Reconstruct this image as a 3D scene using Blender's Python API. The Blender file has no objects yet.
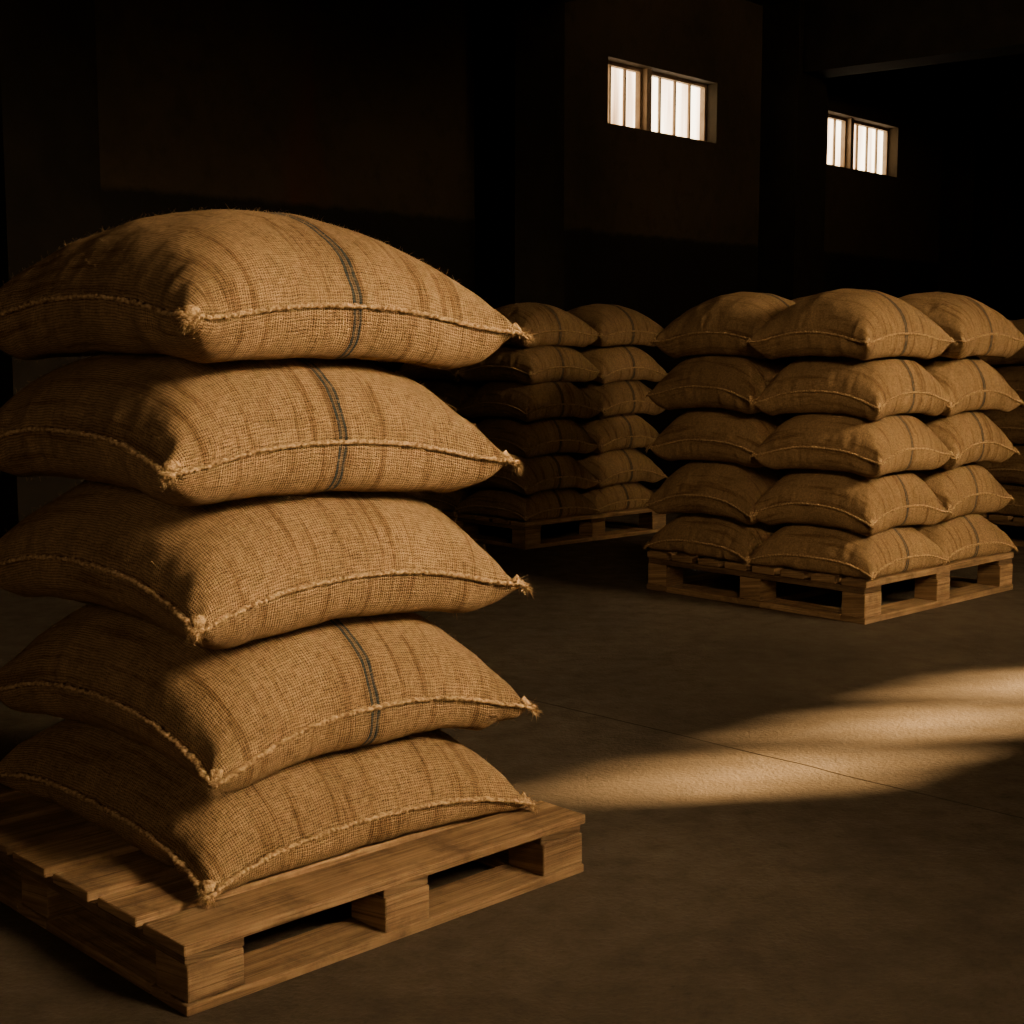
import bpy, bmesh, math, random, time
import numpy as np
from mathutils import Vector, Matrix
scene=bpy.context.scene
col=scene.collection

# ------------------------------------------------------------------ helpers
def new_mat(name):
    m=bpy.data.materials.new(name); m.use_nodes=True
    nt=m.node_tree; nt.nodes.clear()
    out=nt.nodes.new('ShaderNodeOutputMaterial')
    b=nt.nodes.new('ShaderNodeBsdfPrincipled')
    nt.links.new(b.outputs[0],out.inputs[0])
    return m,nt,b
class NB:
    def __init__(s,nt): s.nt=nt
    def n(s,t,**k):
        nd=s.nt.nodes.new(t)
        for a,v in k.items(): setattr(nd,a,v)
        return nd
    def l(s,a,b): s.nt.links.new(a,b)
    def setin(s,nd,i,v):
        if isinstance(v,bpy.types.NodeSocket): s.l(v,nd.inputs[i])
        else: nd.inputs[i].default_value=v
    def math(s,op,a,b=None,c=None,clamp=False):
        nd=s.n('ShaderNodeMath',operation=op,use_clamp=clamp)
        s.setin(nd,0,a)
        if b is not None: s.setin(nd,1,b)
        if c is not None: s.setin(nd,2,c)
        return nd.outputs[0]
    def noise(s,vec,scale,detail=3,rough=.5,dist=0):
        nd=s.n('ShaderNodeTexNoise')
        s.l(vec,nd.inputs['Vector']); nd.inputs['Scale'].default_value=scale
        nd.inputs['Detail'].default_value=detail; nd.inputs['Roughness'].default_value=rough
        nd.inputs['Distortion'].default_value=dist
        return nd.outputs[0]
    def mapr(s,v,a,b,c,d,smooth=False):
        nd=s.n('ShaderNodeMapRange'); nd.clamp=True
        if smooth: nd.interpolation_type='SMOOTHSTEP'
        s.l(v,nd.inputs[0])
        for i,x in enumerate((a,b,c,d)): nd.inputs[i+1].default_value=x
        return nd.outputs[0]
    def scale(s,vec,sc,loc=(0,0,0)):
        nd=s.n('ShaderNodeMapping'); s.l(vec,nd.inputs[0])
        nd.inputs['Scale'].default_value=sc; nd.inputs['Location'].default_value=loc
        return nd.outputs[0]
    def mix(s,f,a,b,mode='MIX'):
        nd=s.n('ShaderNodeMix',data_type='RGBA',blend_type=mode)
        s.setin(nd,0,f)
        s.setin(nd,6,a); s.setin(nd,7,b)
        return nd.outputs[2]
    def bump(s,h,strength,dist,normal=None):
        nd=s.n('ShaderNodeBump'); s.l(h,nd.inputs['Height'])
        nd.inputs['Strength'].default_value=strength; nd.inputs['Distance'].default_value=dist
        if normal is not None: s.l(normal,nd.inputs['Normal'])
        return nd.outputs[0]
def obj_from(name,me,mats,loc=(0,0,0),rotz=0,scale=(1,1,1),parent=None):
    o=bpy.data.objects.new(name,me); col.objects.link(o)
    for m in mats:
        if m and m.name not in [x.name for x in me.materials if x]: me.materials.append(m)
    o.location=loc; o.rotation_euler=(0,0,rotz); o.scale=scale
    if parent: o.parent=parent
    return o

# ------------------------------------------------------------------ materials
def burlap(name,stripe):
    m,nt,b=new_mat(name); N=NB(nt)
    uv=N.n('ShaderNodeUVMap').outputs[0]
    nz=N.n('ShaderNodeTexNoise'); N.l(uv,nz.inputs['Vector']); nz.inputs['Scale'].default_value=16; nz.inputs['Detail'].default_value=4
    vm=N.n('ShaderNodeVectorMath',operation='MULTIPLY_ADD'); N.l(nz.outputs[1],vm.inputs[0]); vm.inputs[1].default_value=(.013,.013,0); N.l(uv,vm.inputs[2])
    w=vm.outputs[0]
    sep=N.n('ShaderNodeSeparateXYZ'); N.l(w,sep.inputs[0])
    x=sep.outputs[0]; y=sep.outputs[1]
    pitch=.0062
    sx=N.math('SINE',N.math('MULTIPLY',x,math.pi/pitch)); sy=N.math('SINE',N.math('MULTIPLY',y,math.pi/pitch))
    ax=N.math('POWER',N.math('ABSOLUTE',sx),.6); ay=N.math('POWER',N.math('ABSOLUTE',sy),.6)
    x2=N.math('SINE',N.math('MULTIPLY_ADD',x,math.pi/pitch,math.pi/2)); y2=N.math('SINE',N.math('MULTIPLY_ADD',y,math.pi/pitch,math.pi/2))
    c=N.math('MULTIPLY_ADD',N.math('MULTIPLY',x2,y2),1.5,.5,clamp=True)
    H=N.math('ADD',N.math('MULTIPLY',ax,c),N.math('MULTIPLY',ay,N.math('SUBTRACT',1.0,c)))
    tx=N.noise(N.scale(uv,(160,40,1)),1,2,.6); ty=N.noise(N.scale(uv,(40,160,1),(3,7,0)),1,2,.6)
    thr=N.math('ADD',tx,ty)
    fz=N.noise(uv,280,3,.7)
    H2=N.math('MULTIPLY_ADD',N.math('SUBTRACT',thr,1.0),.5,H)
    H2=N.math('MULTIPLY_ADD',N.math('SUBTRACT',fz,.5),.7,H2)
    st=N.noise(N.scale(uv,(30,1.6,1),(11,0,0)),1,4,.65)
    stm=N.mapr(st,.5,.66,0,1,True)
    big=N.noise(uv,3.0,4,.6)
    gap=N.mapr(H2,.12,.98,0,1)
    col1=N.mix(gap,(.046,.025,.0105,1),(.40,.262,.130,1))
    thc=N.mapr(thr,.75,1.25,.85,1.12)
    cc=N.n('ShaderNodeCombineColor'); [N.l(thc,cc.inputs[i]) for i in range(3)]
    col2=N.mix(1.0,col1,cc.outputs[0],'MULTIPLY')
    col3=N.mix(N.math('MULTIPLY',stm,.62),col2,N.mix(1.0,col2,(.40,.33,.26,1),'MULTIPLY'))
    bg=N.mapr(big,.3,.7,.78,1.1); cb=N.n('ShaderNodeCombineColor'); [N.l(bg,cb.inputs[i]) for i in range(3)]
    col4=N.mix(1.0,col3,cb.outputs[0],'MULTIPLY')
    if stripe:
        def band(c0,hw,soft=.0013):
            d=N.math('ABSOLUTE',N.math('SUBTRACT',x,c0))
            return N.mapr(d,hw,hw+soft,1,0)
        bd=N.math('MAXIMUM',N.math('MAXIMUM',band(.493,.0036),band(.510,.0036)),N.math('MULTIPLY',band(.502,.004),.4))
        fade=N.mapr(N.noise(uv,40,2),.25,.6,.65,1)
        bd=N.math('MULTIPLY',bd,fade)
        bc=N.mix(gap,(.007,.009,.010,1),(.045,.058,.058,1))
        halo=N.math('MULTIPLY',band(.502,.022,.012),.3)
        col4=N.mix(halo,col4,N.mix(1.0,col4,(.45,.4,.36,1),'MULTIPLY'))
        col4=N.mix(bd,col4,bc)
    N.l(col4,b.inputs['Base Color'])
    b.inputs['Roughness'].default_value=.95
    b.inputs['Specular IOR Level'].default_value=.08
    wr=N.noise(N.scale(uv,(18,7,1)),1,4,.6)
    n1=N.bump(wr,.6,.018)
    n2=N.bump(H2,.95,.004,n1)
    N.l(n2,b.inputs['Normal'])
    return m
M_burlap_s=burlap('burlap_striped',True)
M_burlap_p=burlap('burlap_plain',False)
def fibre():
    m,nt,b=new_mat('jute_fibre'); N=NB(nt)
    tc=N.n('ShaderNodeTexCoord').outputs['Object']
    n=N.noise(tc,110,3)
    N.l(N.mix(N.mapr(n,.33,.6,0,1),(.16,.095,.042,1),(.47,.32,.165,1)),b.inputs['Base Color'])
    b.inputs['Roughness'].default_value=.9; b.inputs['Specular IOR Level'].default_value=.1
    N.l(N.bump(N.noise(tc,260,2),.8,.004),b.inputs['Normal'])
    return m
M_fib=fibre()
def wood(name,k):
    m,nt,b=new_mat(name); N=NB(nt)
    uv=N.n('ShaderNodeUVMap').outputs[0]
    g=N.noise(N.scale(uv,(1.6,46,1)),1,5,.6,1.0)
    g2=N.noise(N.scale(uv,(5,230,1)),1,3,.6)
    tint=N.noise(N.scale(uv,(.4,.9,1)),1,2)
    base=N.mix(N.mapr(g,.3,.7,0,1),(.145*k,.083*k,.037*k,1),(.385*k,.25*k,.125*k,1))
    t=N.mapr(tint,.35,.65,.6,1.12); c=N.n('ShaderNodeCombineColor'); [N.l(t,c.inputs[i]) for i in range(3)]
    base=N.mix(1.0,base,c.outputs[0],'MULTIPLY')
    dirt=N.mapr(N.noise(uv,8,5,.7),.47,.70,0,.72)
    base=N.mix(dirt,base,(.06*k,.036*k,.018*k,1))
    fine=N.mapr(g2,.33,.5,.85,0)
    base=N.mix(N.math('MULTIPLY',fine,.7),base,(.06*k,.036*k,.017*k,1))
    N.l(base,b.inputs['Base Color']); b.inputs['Roughness'].default_value=.78
    b.inputs['Specular IOR Level'].default_value=.2
    N.l(N.bump(N.math('ADD',g,g2),.7,.006),b.inputs['Normal'])
    return m
M_wood=wood('pallet_wood',1.0); M_wood2=wood('pallet_wood_dark',.5)
def floor_mat():
    m,nt,b=new_mat('concrete_floor'); N=NB(nt)
    tc=N.n('ShaderNodeTexCoord').outputs['Object']
    a=N.noise(tc,.8,6,.62); f=N.noise(tc,9,6,.7); s=N.noise(tc,70,4,.6)
    base=N.mix(N.mapr(a,.35,.68,0,1),(.042,.032,.020,1),(.085,.066,.043,1))
    base=N.mix(N.mapr(f,.5,.72,0,.6),base,(.03,.022,.014,1))
    base=N.mix(N.mapr(s,.52,.7,0,.5),base,(.02,.0145,.009,1))
    sep=N.n('ShaderNodeSeparateXYZ'); 
    mp=N.n('ShaderNodeMapping'); N.l(tc,mp.inputs[0]); mp.vector_type='POINT'
    mp.inputs['Rotation'].default_value=(0,0,math.radians(-45))
    wob=N.noise(tc,3,3)
    N.l(mp.outputs[0],sep.inputs[0])
    xj=N.math('ADD',N.math('SUBTRACT',sep.outputs[0],3.707),N.math('MULTIPLY_ADD',wob,.03,-.015))
    dj=N.math('ABSOLUTE',N.math('SUBTRACT',N.math('MODULO',N.math('ADD',xj,41.5),4.15),.0))
    j=N.mapr(dj,.004,.009,1,0)
    base=N.mix(N.math('MULTIPLY',j,.7),base,(.008,.005,.003,1))
    N.l(base,b.inputs['Base Color'])
    N.l(N.mapr(f,.3,.7,.5,.8),b.inputs['Roughness'])
    b.inputs['Specular IOR Level'].default_value=.3
    h=N.math('ADD',N.math('MULTIPLY',f,.5),N.math('MULTIPLY',s,.45)); h=N.math('SUBTRACT',h,N.math('MULTIPLY',j,.8))
    N.l(N.bump(h,.5,.014),b.inputs['Normal'])
    return m
M_floor=floor_mat()
def wall_mat():
    m,nt,b=new_mat('painted_wall'); N=NB(nt)
    geo=N.n('ShaderNodeNewGeometry').outputs['Position']
    sep=N.n('ShaderNodeSeparateXYZ'); N.l(geo,sep.inputs[0])
    a=N.noise(geo,.7,6,.65); f=N.noise(geo,6,5,.65)
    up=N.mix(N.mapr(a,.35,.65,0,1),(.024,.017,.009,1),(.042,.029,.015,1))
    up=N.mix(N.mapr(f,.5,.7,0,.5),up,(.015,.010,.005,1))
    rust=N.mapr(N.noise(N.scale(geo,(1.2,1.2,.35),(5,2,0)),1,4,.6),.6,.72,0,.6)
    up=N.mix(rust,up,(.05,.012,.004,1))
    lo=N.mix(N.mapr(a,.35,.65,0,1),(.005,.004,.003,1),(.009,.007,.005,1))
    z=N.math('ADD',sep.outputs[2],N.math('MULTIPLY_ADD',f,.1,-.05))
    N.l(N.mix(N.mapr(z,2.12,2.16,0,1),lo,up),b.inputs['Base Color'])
    b.inputs['Roughness'].default_value=.85; b.inputs['Specular IOR Level'].default_value=.15
    N.l(N.bump(f,.4,.02),b.inputs['Normal'])
    return m
M_wall=wall_mat()
def simple(name,c1,c2,rough=.8,sc=4,spec=.2):
    m,nt,b=new_mat(name); N=NB(nt)
    tc=N.n('ShaderNodeTexCoord').outputs['Object']
    f=N.noise(tc,sc,5,.6)
    N.l(N.mix(N.mapr(f,.35,.65,0,1),c1,c2),b.inputs['Base Color'])
    b.inputs['Roughness'].default_value=rough; b.inputs['Specular IOR Level'].default_value=spec
    N.l(N.bump(f,.3,.01),b.inputs['Normal'])
    return m
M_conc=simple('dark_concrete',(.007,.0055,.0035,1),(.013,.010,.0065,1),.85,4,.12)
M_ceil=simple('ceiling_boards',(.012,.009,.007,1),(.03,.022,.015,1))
M_frame=simple('window_frame_paint',(.16,.11,.06,1),(.24,.17,.10,1),.6,8,.3)
def glass_mat():
    m,nt,b=new_mat('frosted_daylit_glass'); N=NB(nt)
    uv=N.n('ShaderNodeTexCoord').outputs['Object']
    f=N.noise(N.scale(uv,(7,7,.6)),1,3,.5)
    c=N.mix(N.mapr(f,.35,.65,0,1),(1,.58,.28,1),(1,.83,.56,1))
    b.inputs['Base Color'].default_value=(.5,.45,.38,1)
    N.l(c,b.inputs['Emission Color']); N.l(N.mapr(f,.32,.60,1.8,8.5),b.inputs['Emission Strength'])
    return m
M_glass=glass_mat()

# ------------------------------------------------------------------ sack cloth relaxation
def dome(x,y):
    X=np.minimum(np.abs(x)/.46,1.08); Y=np.minimum(np.abs(y)/.54,1.08)
    return -.034*(X**3+Y**3)
def field(rng,k,N,amp):
    g=rng.randn(k,k); xs=np.linspace(0,k-1,N); i=np.clip(xs.astype(int),0,k-2); f=xs-i; f=f*f*(3-2*f)
    a=g[i][:, i]*(1-f)[:,None]*(1-f)[None,:]+g[i+1][:,i]*f[:,None]*(1-f)[None,:]+g[i][:,i+1]*(1-f)[:,None]*f[None,:]+g[i+1][:,i+1]*f[:,None]*f[None,:]
    return a*amp
def upsample(P,M):
    N=P.shape[1]; xs=np.linspace(0,N-1,M); i=np.clip(xs.astype(int),0,N-2); f=xs-i
    A=P[:,i]*(1-f)[None,:,None,None]+P[:,i+1]*f[None,:,None,None]
    return A[:,:,i]*(1-f)[None,None,:,None]+A[:,:,i+1]*f[None,None,:,None]
def normals(P):
    du=np.gradient(P,axis=1); dv=np.gradient(P,axis=2); nn=np.cross(du,dv); nn[1]*=-1
    return nn/(np.linalg.norm(nn,axis=-1,keepdims=True)+1e-9)
def relax(seed,L,W,N,T,flat_floor,ceil,Vt,hyd=28.,grav=2.6):
    rng=np.random.RandomState(seed)
    P=None
    for (NN,steps,iters,kc,lapk) in ((24,260,8,.05,.02),(N,150,10,.03,.03)):
        hx=L/(NN-1); hy=W/(NN-1)
        if P is None:
            gx,gy=np.meshgrid(np.linspace(-L/2,L/2,NN),np.linspace(-W/2,W/2,NN),indexing='ij')
            bump=(1-(2*gx/L)**2)*(1-(2*gy/W)**2)
            P=np.zeros((2,NN,NN,3)); P[...,0]=gx; P[...,1]=gy
            P[0,...,2]=.12+.12*bump; P[1,...,2]=.12-.08*bump
        else:
            P=upsample(P,NN)
        P[:,1:-1,1:-1,2]+=rng.randn(2,NN-2,NN-2)*.001
        rx=np.stack([1+field(rng,9,NN,.006)+field(rng,20,NN,.007) for _ in range(2)])
        ry=np.stack([1+field(rng,9,NN,.006)+field(rng,20,NN,.007) for _ in range(2)])
        V=np.zeros_like(P); dt=.008
        hd=math.hypot(hx,hy)
        def proj(A,B,rest,ks,kc_):
            d=B-A; l=np.sqrt((d*d).sum(-1))+1e-9
            k=np.where(l>rest,ks,kc_)*.5
            c=(k*(1-rest/l))[...,None]*d
            A+=c; B-=c
        for it in range(steps):
            du=np.gradient(P,axis=1); dv=np.gradient(P,axis=2)
            n=np.cross(du,dv); n[1]*=-1
            n[:,0]*=.5;n[:,-1]*=.5;n[:,:,0]*=.5;n[:,:,-1]*=.5
            vol=(P[...,2]*n[...,2]).sum()
            p0=min(max(1500*(Vt-vol)/Vt,-5),120)*min(1,it/30+.3)
            zt=P[0,...,2].max()
            acc=(p0+hyd*(zt-P[...,2]))[...,None]*n/(hx*hy)
            acc[...,2]-=grav
            V+=acc*dt; V*=.955
            Q=P.copy(); P=P+V*dt
            for k in range(iters):
                for s0,a1 in ((slice(0,-1,2),slice(1,None,2)),(slice(1,-1,2),slice(2,None,2))):
                    proj(P[:,s0,:],P[:,a1,:],hx*rx[:,s0,:],1.,kc)
                    proj(P[:,:,s0],P[:,:,a1],hy*ry[:,:,s0],1.,kc)
                    proj(P[:,s0,:-1],P[:,a1,1:],hd,.12,.01)
                    proj(P[:,s0,1:],P[:,a1,:-1],hd,.12,.01)
                m=(P[0]+P[1])*.5
                for e in (np.s_[0,:],np.s_[-1,:],np.s_[:,0],np.s_[:,-1]):
                    P[0][e]=m[e]; P[1][e]=m[e]
            lap=(P[:,:-2,1:-1]+P[:,2:,1:-1]+P[:,1:-1,:-2]+P[:,1:-1,2:])*.25-P[:,1:-1,1:-1]
            P[:,1:-1,1:-1]+=lapk*lap
            F=np.zeros_like(P[...,0]) if flat_floor else dome(P[...,0],P[...,1])
            hit=P[...,2]<F
            P[...,2]=np.maximum(P[...,2],F)
            if ceil:
                C=dome(P[...,0],P[...,1])+T
                P[...,2]=np.minimum(P[...,2],C)
            V=(P-Q)/dt
            V[hit]*=.5
            sp=np.sqrt((V*V).sum(-1,keepdims=True)); V*=np.minimum(1,3/(sp+1e-9))
    P[...,0]-=P[...,0].mean(); P[...,1]-=P[...,1].mean()
    lap=(P[:,:-2,1:-1]+P[:,2:,1:-1]+P[:,1:-1,:-2]+P[:,1:-1,2:])*.25-P[:,1:-1,1:-1]
    P[:,1:-1,1:-1]+=.3*lap
    nn=normals(P); ii=np.arange(N)
    def pk():
        g=rng.randn(N); g=(g+np.roll(g,1)*.6+np.roll(g,-1)*.6)/1.3; return g
    for s in range(2):
        D=np.zeros((N,N))
        dist=ii*1.0
        prof=lambda d: np.clip(d/1.6,0,1)*np.exp(-np.maximum(d-1.5,0)/3.0)
        D+=prof(dist)[:,None]*pk()[None,:]+prof(dist[::-1])[:,None]*pk()[None,:]
        D+=prof(dist)[None,:]*pk()[:,None]+prof(dist[::-1])[None,:]*pk()[:,None]
        D*=.0044
        edge=np.minimum(np.minimum(dist,dist[::-1])[:,None],np.minimum(dist,dist[::-1])[None,:])
        D+=(field(rng,12,N,.0024)+field(rng,24,N,.0015))*np.clip(edge/4,0,1)
        P[s]+=nn[s]*D[...,None]
    if flat_floor: P[...,2]=np.maximum(P[...,2],.0005)
    c=np.array([P[0,0,0],P[0,-1,0],P[0,-1,-1],P[0,0,-1]])
    sx=.90/(.5*((c[1,0]-c[0,0])+(c[2,0]-c[3,0]))); sy=1.10/(.5*((c[3,1]-c[0,1])+(c[2,1]-c[1,1])))
    P[...,0]*=sx; P[...,1]*=sy
    return P

def sack_mesh(name,P,seed,stripe,fuzz):
    rnd=random.Random(seed)
    N=P.shape[1]
    verts=[];faces=[];uvs=[]
    idx=-np.ones((2,N,N),int)
    for s in range(2):
        for i in range(N):
            for j in range(N):
                if s==1 and (i in(0,N-1) or j in (0,N-1)): idx[1,i,j]=idx[0,i,j]; continue
                idx[s,i,j]=len(verts); verts.append(tuple(P[s,i,j]))
    h=1.0/(N-1); off=seed*1.37
    for s in range(2):
        for i in range(N-1):
            for j in range(N-1):
                q=[(i,j),(i+1,j),(i+1,j+1),(i,j+1)]
                if s==1: q=q[::-1]
                faces.append([int(idx[s,a,b]) for a,b in q])
                o=0 if s==0 else 3.0
                uvs.append([(a*h,b*h*1.1+off+o) for a,b in q])
    me0=bpy.data.meshes.new(name+'_b')
    me0.from_pydata(verts,[],faces)
    uvl=me0.uv_layers.new(name='UVMap')
    uvl.data.foreach_set('uv',[c for f in uvs for p in f for c in p])
    ob=bpy.data.objects.new('tmp',me0); col.objects.link(ob)
    md=ob.modifiers.new('s','SUBSURF'); md.levels=1; md.render_levels=1
    dg=bpy.context.evaluated_depsgraph_get()
    me1=bpy.data.meshes.new_from_object(ob.evaluated_get(dg))
    bpy.data.objects.remove(ob)
    nv=len(me1.vertices); co=np.zeros(nv*3); me1.vertices.foreach_get('co',co); co=co.reshape(-1,3)
    V=[tuple(c) for c in co]
    F=[];U=[];MI=[]
    ul=me1.uv_layers[0].data
    for p in me1.polygons:
        F.append(list(p.vertices)); U+= [tuple(ul[l].uv) for l in p.loop_indices]; MI.append(0)
    loop=[P[0,i,0] for i in range(N-1)]+[P[0,N-1,j] for j in range(N-1)]+[P[0,i,N-1] for i in range(N-1,0,-1)]+[P[0,0,j] for j in range(N-1,0,-1)]
    loop=np.array(loop); n=len(loop)
    K=4; ts=np.arange(n*K)/K; i0=ts.astype(int)%n; i1=(i0+1)%n; f=(ts%1)[:,None]
    lp=loop[i0]*(1-f)+loop[i1]*f
    for _ in range(3): lp=lp*.5+.25*(np.roll(lp,1,0)+np.roll(lp,-1,0))
    m=len(lp); cen=lp.mean(0)
    S=6; base=len(V)
    ph=rnd.random()*6
    tang=np.roll(lp,-1,0)-np.roll(lp,1,0); tang/=np.linalg.norm(tang,axis=1)[:,None]
    outs=[]
    for k in range(m):
        t=tang[k]; up=np.array([0,0,1.]); out=np.cross(t,up); out/=np.linalg.norm(out)+1e-9
        if np.dot(out,lp[k]-cen)<0: out=-out
        outs.append(out)
        up2=np.cross(out,t)
        r=.0063*(1+.22*math.sin(k*1.9+ph)+.25*(rnd.random()-.5))
        c=lp[k]+out*(.004+.002*math.sin(k*.31+ph))+up2*.0015*math.sin(k*.83)
        for s in range(S):
            a=2*math.pi*s/S+k*.35
            V.append(tuple(c+out*math.cos(a)*r*1.4+up2*math.sin(a)*r*.9))
    for k in range(m):
        k2=(k+1)%m
        for s in range(S):
            s2=(s+1)%S
            F.append([base+k*S+s,base+k*S+s2,base+k2*S+s2,base+k2*S+s]); U+=[(0,0)]*4; MI.append(1)
    def fib(p,d,L,w,curl):
        d=np.array(d,float); d/=np.linalg.norm(d)+1e-9
        side=np.cross(d,[rnd.uniform(-1,1),rnd.uniform(-1,1),rnd.uniform(-1,1)]); side/=np.linalg.norm(side)+1e-9
        b=len(V); q=np.array(p,float)
        segs=3
        for s in range(segs+1):
            ww=w*(1-.6*s/segs)
            V.append(tuple(q-side*ww)); V.append(tuple(q+side*ww))
            d=d+np.array([rnd.gauss(0,curl),rnd.gauss(0,curl),rnd.gauss(0,curl)-.1]); d/=np.linalg.norm(d)
            q=q+d*L/segs
        for s in range(segs):
            F.append([b+2*s,b+2*s+1,b+2*s+3,b+2*s+2]); U.extend([(0,0)]*4); MI.append(1)
    nn=normals(P)
    for _ in range(int(fuzz*3400)):
        s=0 if rnd.random()<.7 else 1; i=rnd.uniform(1,N-2.01); j=rnd.uniform(1,N-2.01)
        a=int(i);b_=int(j); fi=i-a;fj=j-b_
        p=P[s,a,b_]*(1-fi)*(1-fj)+P[s,a+1,b_]*fi*(1-fj)+P[s,a,b_+1]*(1-fi)*fj+P[s,a+1,b_+1]*fi*fj
        nrm=nn[s,a,b_]; d=nrm*.7+np.array([rnd.gauss(0,.7) for _ in range(3)])
        if np.dot(d,nrm)<0: d=-d
        fib(p,d,rnd.uniform(.005,.020),.00035,.45)
    for _ in range(int(fuzz*2600)):
        k=rnd.randrange(m); d=outs[k]*.8+np.array([rnd.gauss(0,.6) for _ in range(3)])
        fib(lp[k]+outs[k]*.004,d,rnd.uniform(.005,.020),.00045,.5)
    for (ci,cj) in ((0,0),(N-1,0),(N-1,N-1),(0,N-1)):
        c=P[0,ci,cj]; d=c-P[0,min(max(ci,6),N-7),min(max(cj,6),N-7)]; d/=np.linalg.norm(d)
        b=len(V); S2=8; R=7
        e1=np.cross(d,[0,0,1.]); e1/=np.linalg.norm(e1); e2=np.cross(e1,d)
        bend=np.array([rnd.gauss(0,.004),rnd.gauss(0,.004),-.004])
        for r_ in range(R):
            t=r_/(R-1); rad=.0145*(1-t)**.9*(1+.12*rnd.random())+.0015
            for s in range(S2):
                a=2*math.pi*s/S2+t*.8
                V.append(tuple(c-d*.036+d*t*.050+bend*t*t+e1*math.cos(a)*rad*(1+.15*rnd.random())+e2*math.sin(a)*rad*.6))
        for r_ in range(R-1):
            for s in range(S2):
                s2=(s+1)%S2
                F.append([b+r_*S2+s,b+r_*S2+s2,b+(r_+1)*S2+s2,b+(r_+1)*S2+s]); U+=[(0,0)]*4; MI.append(1)
        for _ in range(int(260*max(fuzz,.3))):
            dd=d*rnd.uniform(.4,2.0)+np.array([rnd.gauss(0,.5) for _ in range(3)])
            tt=rnd.uniform(-.032,.012)
            fib(c+d*tt+e1*rnd.gauss(0,.006)*(1-tt*20)+e2*rnd.gauss(0,.003),dd,rnd.uniform(.008,.030),.00055,.35)
    me=bpy.data.meshes.new(name)
    me.from_pydata(V,[],F)
    u=me.uv_layers.new(name='UVMap'); u.data.foreach_set('uv',[c for p in U for c in p])
    me.materials.append(M_burlap_s if stripe else M_burlap_p); me.materials.append(M_fib)
    me.polygons.foreach_set('material_index',MI); me.polygons.foreach_set('use_smooth',[True]*len(F))
    me.update()
    return me

NG=64
S_bot =relax(11,1.06,1.24,NG,.255,True ,True ,.230,30,5.5)
S_mid1=relax(23,1.06,1.24,NG,.29,False,True ,.262,30,5.0)
S_mid2=relax(37,1.06,1.24,NG,.29,False,True ,.266,28,3.8)
S_mid3=relax(51,1.06,1.24,NG,.29,False,True ,.264,28,2.6)
S_top =relax(67,1.06,1.24,NG,.33,False,False,.258,28,1.4)
shapes=[S_bot,S_mid1,S_mid2,S_mid3,S_top]
near_me=[sack_mesh('burlap_sack_%d'%i,P,3+i,st,1.0) for i,(P,st) in enumerate(zip(shapes,[False,True,False,True,True]))]
far_me=[sack_mesh('burlap_sack_far_%d'%i,P,13+i,True,.12) for i,P in enumerate(shapes)]

zc=[.145,.40,.69,.98,1.272]
cx=[-.655,-.656,-.672,-.695,-.675]; cy=[3.585,3.575,3.575,3.565,3.575]; rz=[42,44,43,41,43]
tilt=[0,0,.014,.026,.036]
for i in range(5):
    o=obj_from('burlap_sack',near_me[i],[],(cx[i],cy[i],zc[i]),math.radians(rz[i]))
    o.rotation_euler=(Matrix.Rotation(math.radians(rz[i]),3,'Z')@Matrix.Rotation(tilt[i],3,'Y')).to_euler()

# ------------------------------------------------------------------ pallets
def boxes_mesh(name,boxes,mats,bev=.003,seed=1):
    rnd=random.Random(seed)
    bm=bmesh.new(); uvl=bm.loops.layers.uv.new('UVMap')
    for bx in boxes:
        x0,x1,y0,y1,z0,z1,ax,mi=bx
        t=bmesh.new()
        r=bmesh.ops.create_cube(t,size=1)
        for v in t.verts:
            v.co=Vector(((x0+x1)/2+v.co.x*(x1-x0),(y0+y1)/2+v.co.y*(y1-y0),(z0+z1)/2+v.co.z*(z1-z0)))
        if bev>0: bmesh.ops.bevel(t,geom=t.edges[:],offset=bev,segments=2,affect='EDGES',profile=.5)
        tu=t.loops.layers.uv.new('UVMap'); o=rnd.uniform(0,60); o2=rnd.uniform(0,60)
        for f in t.faces:
            f.material_index=mi
            n=f.normal; f.smooth=False
            for l in f.loops:
                c=l.vert.co
                a=c[ax]; others=[c[k] for k in range(3) if k!=ax]
                if abs(n[ax])>.8: l[tu].uv=(others[0]*1.0*.3+o,others[1]*.7+others[0]*.1+o2)
                else: l[tu].uv=(a+o,others[0]+others[1]+o2)
        me=bpy.data.meshes.new('t'); t.to_mesh(me); t.free(); bm.from_mesh(me); bpy.data.meshes.remove(me)
    me=bpy.data.meshes.new(name); bm.to_mesh(me); bm.free()
    for m in mats: me.materials.append(m)
    return me
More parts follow.
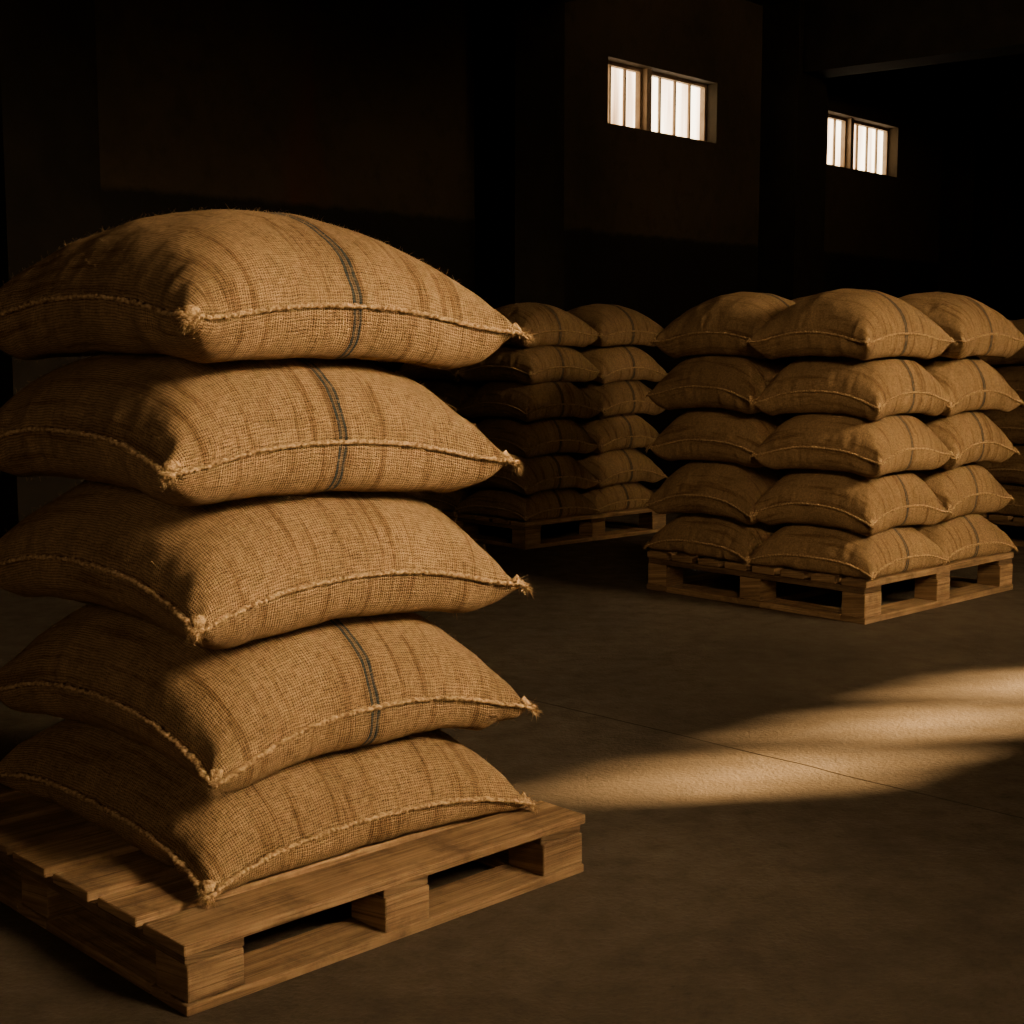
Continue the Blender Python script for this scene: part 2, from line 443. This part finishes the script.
def pallet_mesh(name,Lx,Ly,H,seed,nb=7):
    rnd=random.Random(seed); k=H/.145
    b1=.022*k; st0=H-.045*k; dk0=H-.0235*k
    bw=.135; B=[]
    xs=[(0,bw+.01),(Lx/2-bw/2,Lx/2+bw/2),(Lx-bw-.01,Lx)]
    ys=[(0,bw),(Ly/2-bw/2,Ly/2+bw/2),(Ly-bw,Ly)]
    for y0,y1 in ys: B.append((0,Lx,y0,y1,0,b1,0,0))
    for x0,x1 in (xs[0],xs[2]):
        B.append((x0,x1,ys[0][1]+.001,ys[1][0]-.001,0,b1,1,0)); B.append((x0,x1,ys[1][1]+.001,ys[2][0]-.001,0,b1,1,0))
    for x0,x1 in xs:
        for y0,y1 in ys:
            B.append((x0+rnd.uniform(.003,.009),x1-rnd.uniform(.003,.009),y0+rnd.uniform(.003,.007),y1-rnd.uniform(.003,.009),b1,st0,0,0))
    for x0,x1 in xs: B.append((x0+.004,x1-.004,.009,Ly-.009,st0,dk0,1,1))
    pitch=(Ly+.035)/nb
    for i in range(nb):
        y0=i*pitch; 
        B.append((rnd.uniform(-.005,.005),Lx+rnd.uniform(-.005,.005),y0,y0+pitch-.035,dk0,H-(0 if i in(0,nb-1) else rnd.uniform(0,.002)),0,0))
    return boxes_mesh(name,B,[M_wood,M_wood2],.004,seed)
A_=math.radians(44)
obj_from('wooden_pallet',pallet_mesh('near_pallet',1.115,1.30,.145,5),[],(-.625,2.683,0),A_)

rr=random.Random(9)
def far_load(org,ang,Lx,Ly,H,nlev,sxy,sz):
    pm=pallet_mesh('far_pallet',Lx,Ly,H,rr.randrange(999),8)
    obj_from('wooden_pallet',pm,[],(org[0],org[1],0),ang)
    ex=Vector((math.cos(ang),math.sin(ang))); ey=Vector((-ex.y,ex.x))
    for ci,(fx,fy) in enumerate(((.255,.255),(.745,.255),(.255,.745),(.745,.745))):
        z=H
        hs=[.255*sz]+[.29*sz]*(nlev-1)
        for l in range(nlev):
            k=0 if l==0 else (4 if l==nlev-1 else 1+rr.randrange(3))
            c=Vector(org)+ex*(fx*Lx+rr.gauss(0,.012))+ey*(fy*Ly+rr.gauss(0,.012))
            obj_from('burlap_sack',far_me[k],[],(c.x,c.y,z),ang+math.radians(rr.gauss(0,2.0))+(math.pi if rr.random()<.35 else 0),(sxy*1.04,sxy*.87,sz))
            z+=hs[l]
far_load((1.607,6.56),math.radians(43.5),1.37,1.32,.20,5,.73,.915)
far_load((.08,8.93),math.radians(42),1.30,1.32,.17,6,.70,.775)
far_load((3.35,8.9),math.radians(43),1.35,1.32,.18,5,.73,.86)

# ------------------------------------------------------------------ room shell
O=Vector((.765,12.0)); ROT=math.radians(50)
def shell(name,boxes,mats,bev=0,seed=1,org=None,rot=None):
    me=boxes_mesh(name,[(a,b,-n1,-n0,z0,z1,0,mi) for (a,b,n0,n1,z0,z1,mi) in boxes],mats,bev,seed)
    org=org or (O.x,O.y)
    return obj_from(name,me,[],(org[0],org[1],0),ROT if rot is None else rot)
def wall_boxes(s0,s1,n0,n1,z0,z1,ops):
    B=[];zz0=min(o[2] for o in ops); zz1=max(o[3] for o in ops)
    B.append((s0,s1,n0,n1,z0,zz0,0)); B.append((s0,s1,n0,n1,zz1,z1,0))
    cur=s0
    for a,b,_,_ in sorted(ops):
        B.append((cur,a,n0,n1,zz0,zz1,0)); cur=b
    B.append((cur,s1,n0,n1,zz0,zz1,0))
    return B
def slab(name,pts,z0,z1,mats,extra=()):
    """prism over a convex polygon given in room coordinates (s,n)"""
    bm=bmesh.new()
    lo=[bm.verts.new((s,-n,z0)) for s,n in pts]; hi=[bm.verts.new((s,-n,z1)) for s,n in pts]
    bm.faces.new(lo); bm.faces.new(hi[::-1])
    k=len(pts)
    for i in range(k): bm.faces.new((lo[i],lo[(i+1)%k],hi[(i+1)%k],hi[i]))
    bmesh.ops.recalc_face_normals(bm,faces=bm.faces[:])
    if extra:
        me=boxes_mesh('t',[(a,b,-n1,-n0,za,zb,0,mi) for (a,b,n0,n1,za,zb,mi) in extra],[],0)
        bm.from_mesh(me)
    me=bpy.data.meshes.new(name); bm.to_mesh(me); bm.free()
    for m in mats: me.materials.append(m)
    return obj_from(name,me,[],(O.x,O.y,0),ROT)
SL,SR=-12.,15.; CH=4.3
nf=lambda s:10.56+.1405*(s-.246)
W=[(0,1.62,3.0,3.52),(3.66,5.22,3.0,3.52)]
PS=[-1.33+3.98*k for k in range(-2,4)]
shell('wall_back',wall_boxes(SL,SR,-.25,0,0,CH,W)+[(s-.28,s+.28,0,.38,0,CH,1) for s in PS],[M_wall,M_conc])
for i,(a,b,z0,z1) in enumerate(W):
    B=[]; ft=.03
    mid=a+(b-a)*.41
    for (p,q) in ((a,mid-.035),(mid+.035,b)):
        B+= [(p,q,-.16,-.11,z0,z0+ft,0),(p,q,-.16,-.11,z1-ft,z1,0),(p,p+ft,-.16,-.11,z0+ft,z1-ft,0),(q-ft,q,-.16,-.11,z0+ft,z1-ft,0)]
        nbar=2 if q-p<.75 else 3
        for k in range(1,nbar+1):
            c=p+(q-p)*k/(nbar+1); B.append((c-.011,c+.011,-.15,-.13,z0+ft,z1-ft,0))
        B.append((p+.01,q-.01,-.175,-.165,z0+.01,z1-.01,1))
    B.append((mid-.035,mid+.035,-.2,-.06,z0,z1,0))
    shell('window_%d'%(i+1),B,[M_frame,M_glass])
FO=(9.25,5.50); FR=math.radians(42)
zs0,zs1=3.11,3.42
cs=[.86*k for k in range(3)]
hw=.335
ops=[(c-hw,c+hw,zs0,zs1) for c in cs]
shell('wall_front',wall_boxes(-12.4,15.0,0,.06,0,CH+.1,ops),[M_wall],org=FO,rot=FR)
for k,c in enumerate(cs):
    B=[(c-hw,c+hw,.015,.045,zs0,zs0+.012,0),(c-hw,c+hw,.015,.045,zs1-.012,zs1,0),(c-.018,c+.018,.015,.045,zs0+.012,zs1-.012,0)]
    shell('window_%d'%(k+3),B,[M_frame],org=FO,rot=FR)
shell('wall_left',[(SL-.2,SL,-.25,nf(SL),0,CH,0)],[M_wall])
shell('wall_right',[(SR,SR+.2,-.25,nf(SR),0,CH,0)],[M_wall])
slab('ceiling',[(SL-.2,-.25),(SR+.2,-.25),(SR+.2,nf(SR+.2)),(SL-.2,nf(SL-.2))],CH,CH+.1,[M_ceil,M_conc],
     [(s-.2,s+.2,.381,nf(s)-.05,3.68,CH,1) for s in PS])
slab('floor_t',[(SL-.4,-.4),(SR+.4,-.4),(SR+.4,nf(SR+.4)+.2),(SL-.4,nf(SL-.4)+.2)],-.1,0,[M_floor])
bpy.context.view_layer.update()
ft_=bpy.data.objects['floor_t']; ft_.data.transform(ft_.matrix_world.copy()); ft_.location=(0,0,0); ft_.rotation_euler=(0,0,0); ft_.name='floor'

# ------------------------------------------------------------------ lights
def area(name,loc,target,sx,sy,en_,colr,spread=180):
    l=bpy.data.lights.new(name,'AREA'); l.shape='RECTANGLE'; l.size=sx; l.size_y=sy; l.energy=en_; l.color=colr; l.spread=math.radians(spread)
    o=bpy.data.objects.new(name,l); col.objects.link(o); o.location=loc
    o.rotation_euler=(Vector(target)-Vector(loc)).to_track_quat('-Z','Y').to_euler(); return o
area('window_daylight_lamp',(3.2,1.2,2.75),(-.5,3.5,1.0),1.6,1.0,60,(1,.71,.42),62)  # soft key added inside the room for the near stack; no window there
area('window_daylight_lamp_far',(6.0,3.7,2.9),(1.85,6.7,.8),1.8,1.0,42,(1,.71,.40),52)  # second key, added in mid-air to brighten right faces of far stacks
area('spill_light',(-.9,-.5,1.7),(-1.0,3.0,1.0),1.2,.8,3.8,(1,.68,.40),70)  # weak fill added behind the camera for left faces of near sacks
area('roof_light',(1.5,.5,3.3),(1.9,6.7,.8),1.4,1.0,8,(1,.68,.38),34)  # unseen fill added to lift left faces of far stacks, no fixture
area('aisle_lamp',(4.6,8.2,3.9),(2.6,14.2,2.4),1.0,.6,30,(1,.70,.42),110)  # invented out-of-view light that brightens the wall around the windows
sun=bpy.data.lights.new('sun','SUN'); sun.energy=135; sun.angle=math.radians(1.7); sun.color=(1,.62,.28)
so=bpy.data.objects.new('sun',sun); col.objects.link(so); so.location=(12,6,7)
az=math.radians(8); el=math.radians(20.8)
d=Vector((-math.cos(az)*math.cos(el),-math.sin(az)*math.cos(el),-math.sin(el)))
so.rotation_euler=d.to_track_quat('-Z','Y').to_euler()
w=bpy.data.worlds.new('dim_world'); scene.world=w; w.use_nodes=True
w.node_tree.nodes['Background'].inputs[0].default_value=(1,.75,.5,1); w.node_tree.nodes['Background'].inputs[1].default_value=.02

# ------------------------------------------------------------------ camera
cam=bpy.data.cameras.new('camera'); co_=bpy.data.objects.new('camera',cam); col.objects.link(co_)
cam.sensor_width=36; cam.lens=36*1465/1024; co_.location=(0,0,1.3)
co_.rotation_euler=(math.radians(90-6.8),0,0); cam.clip_start=.05
scene.camera=co_
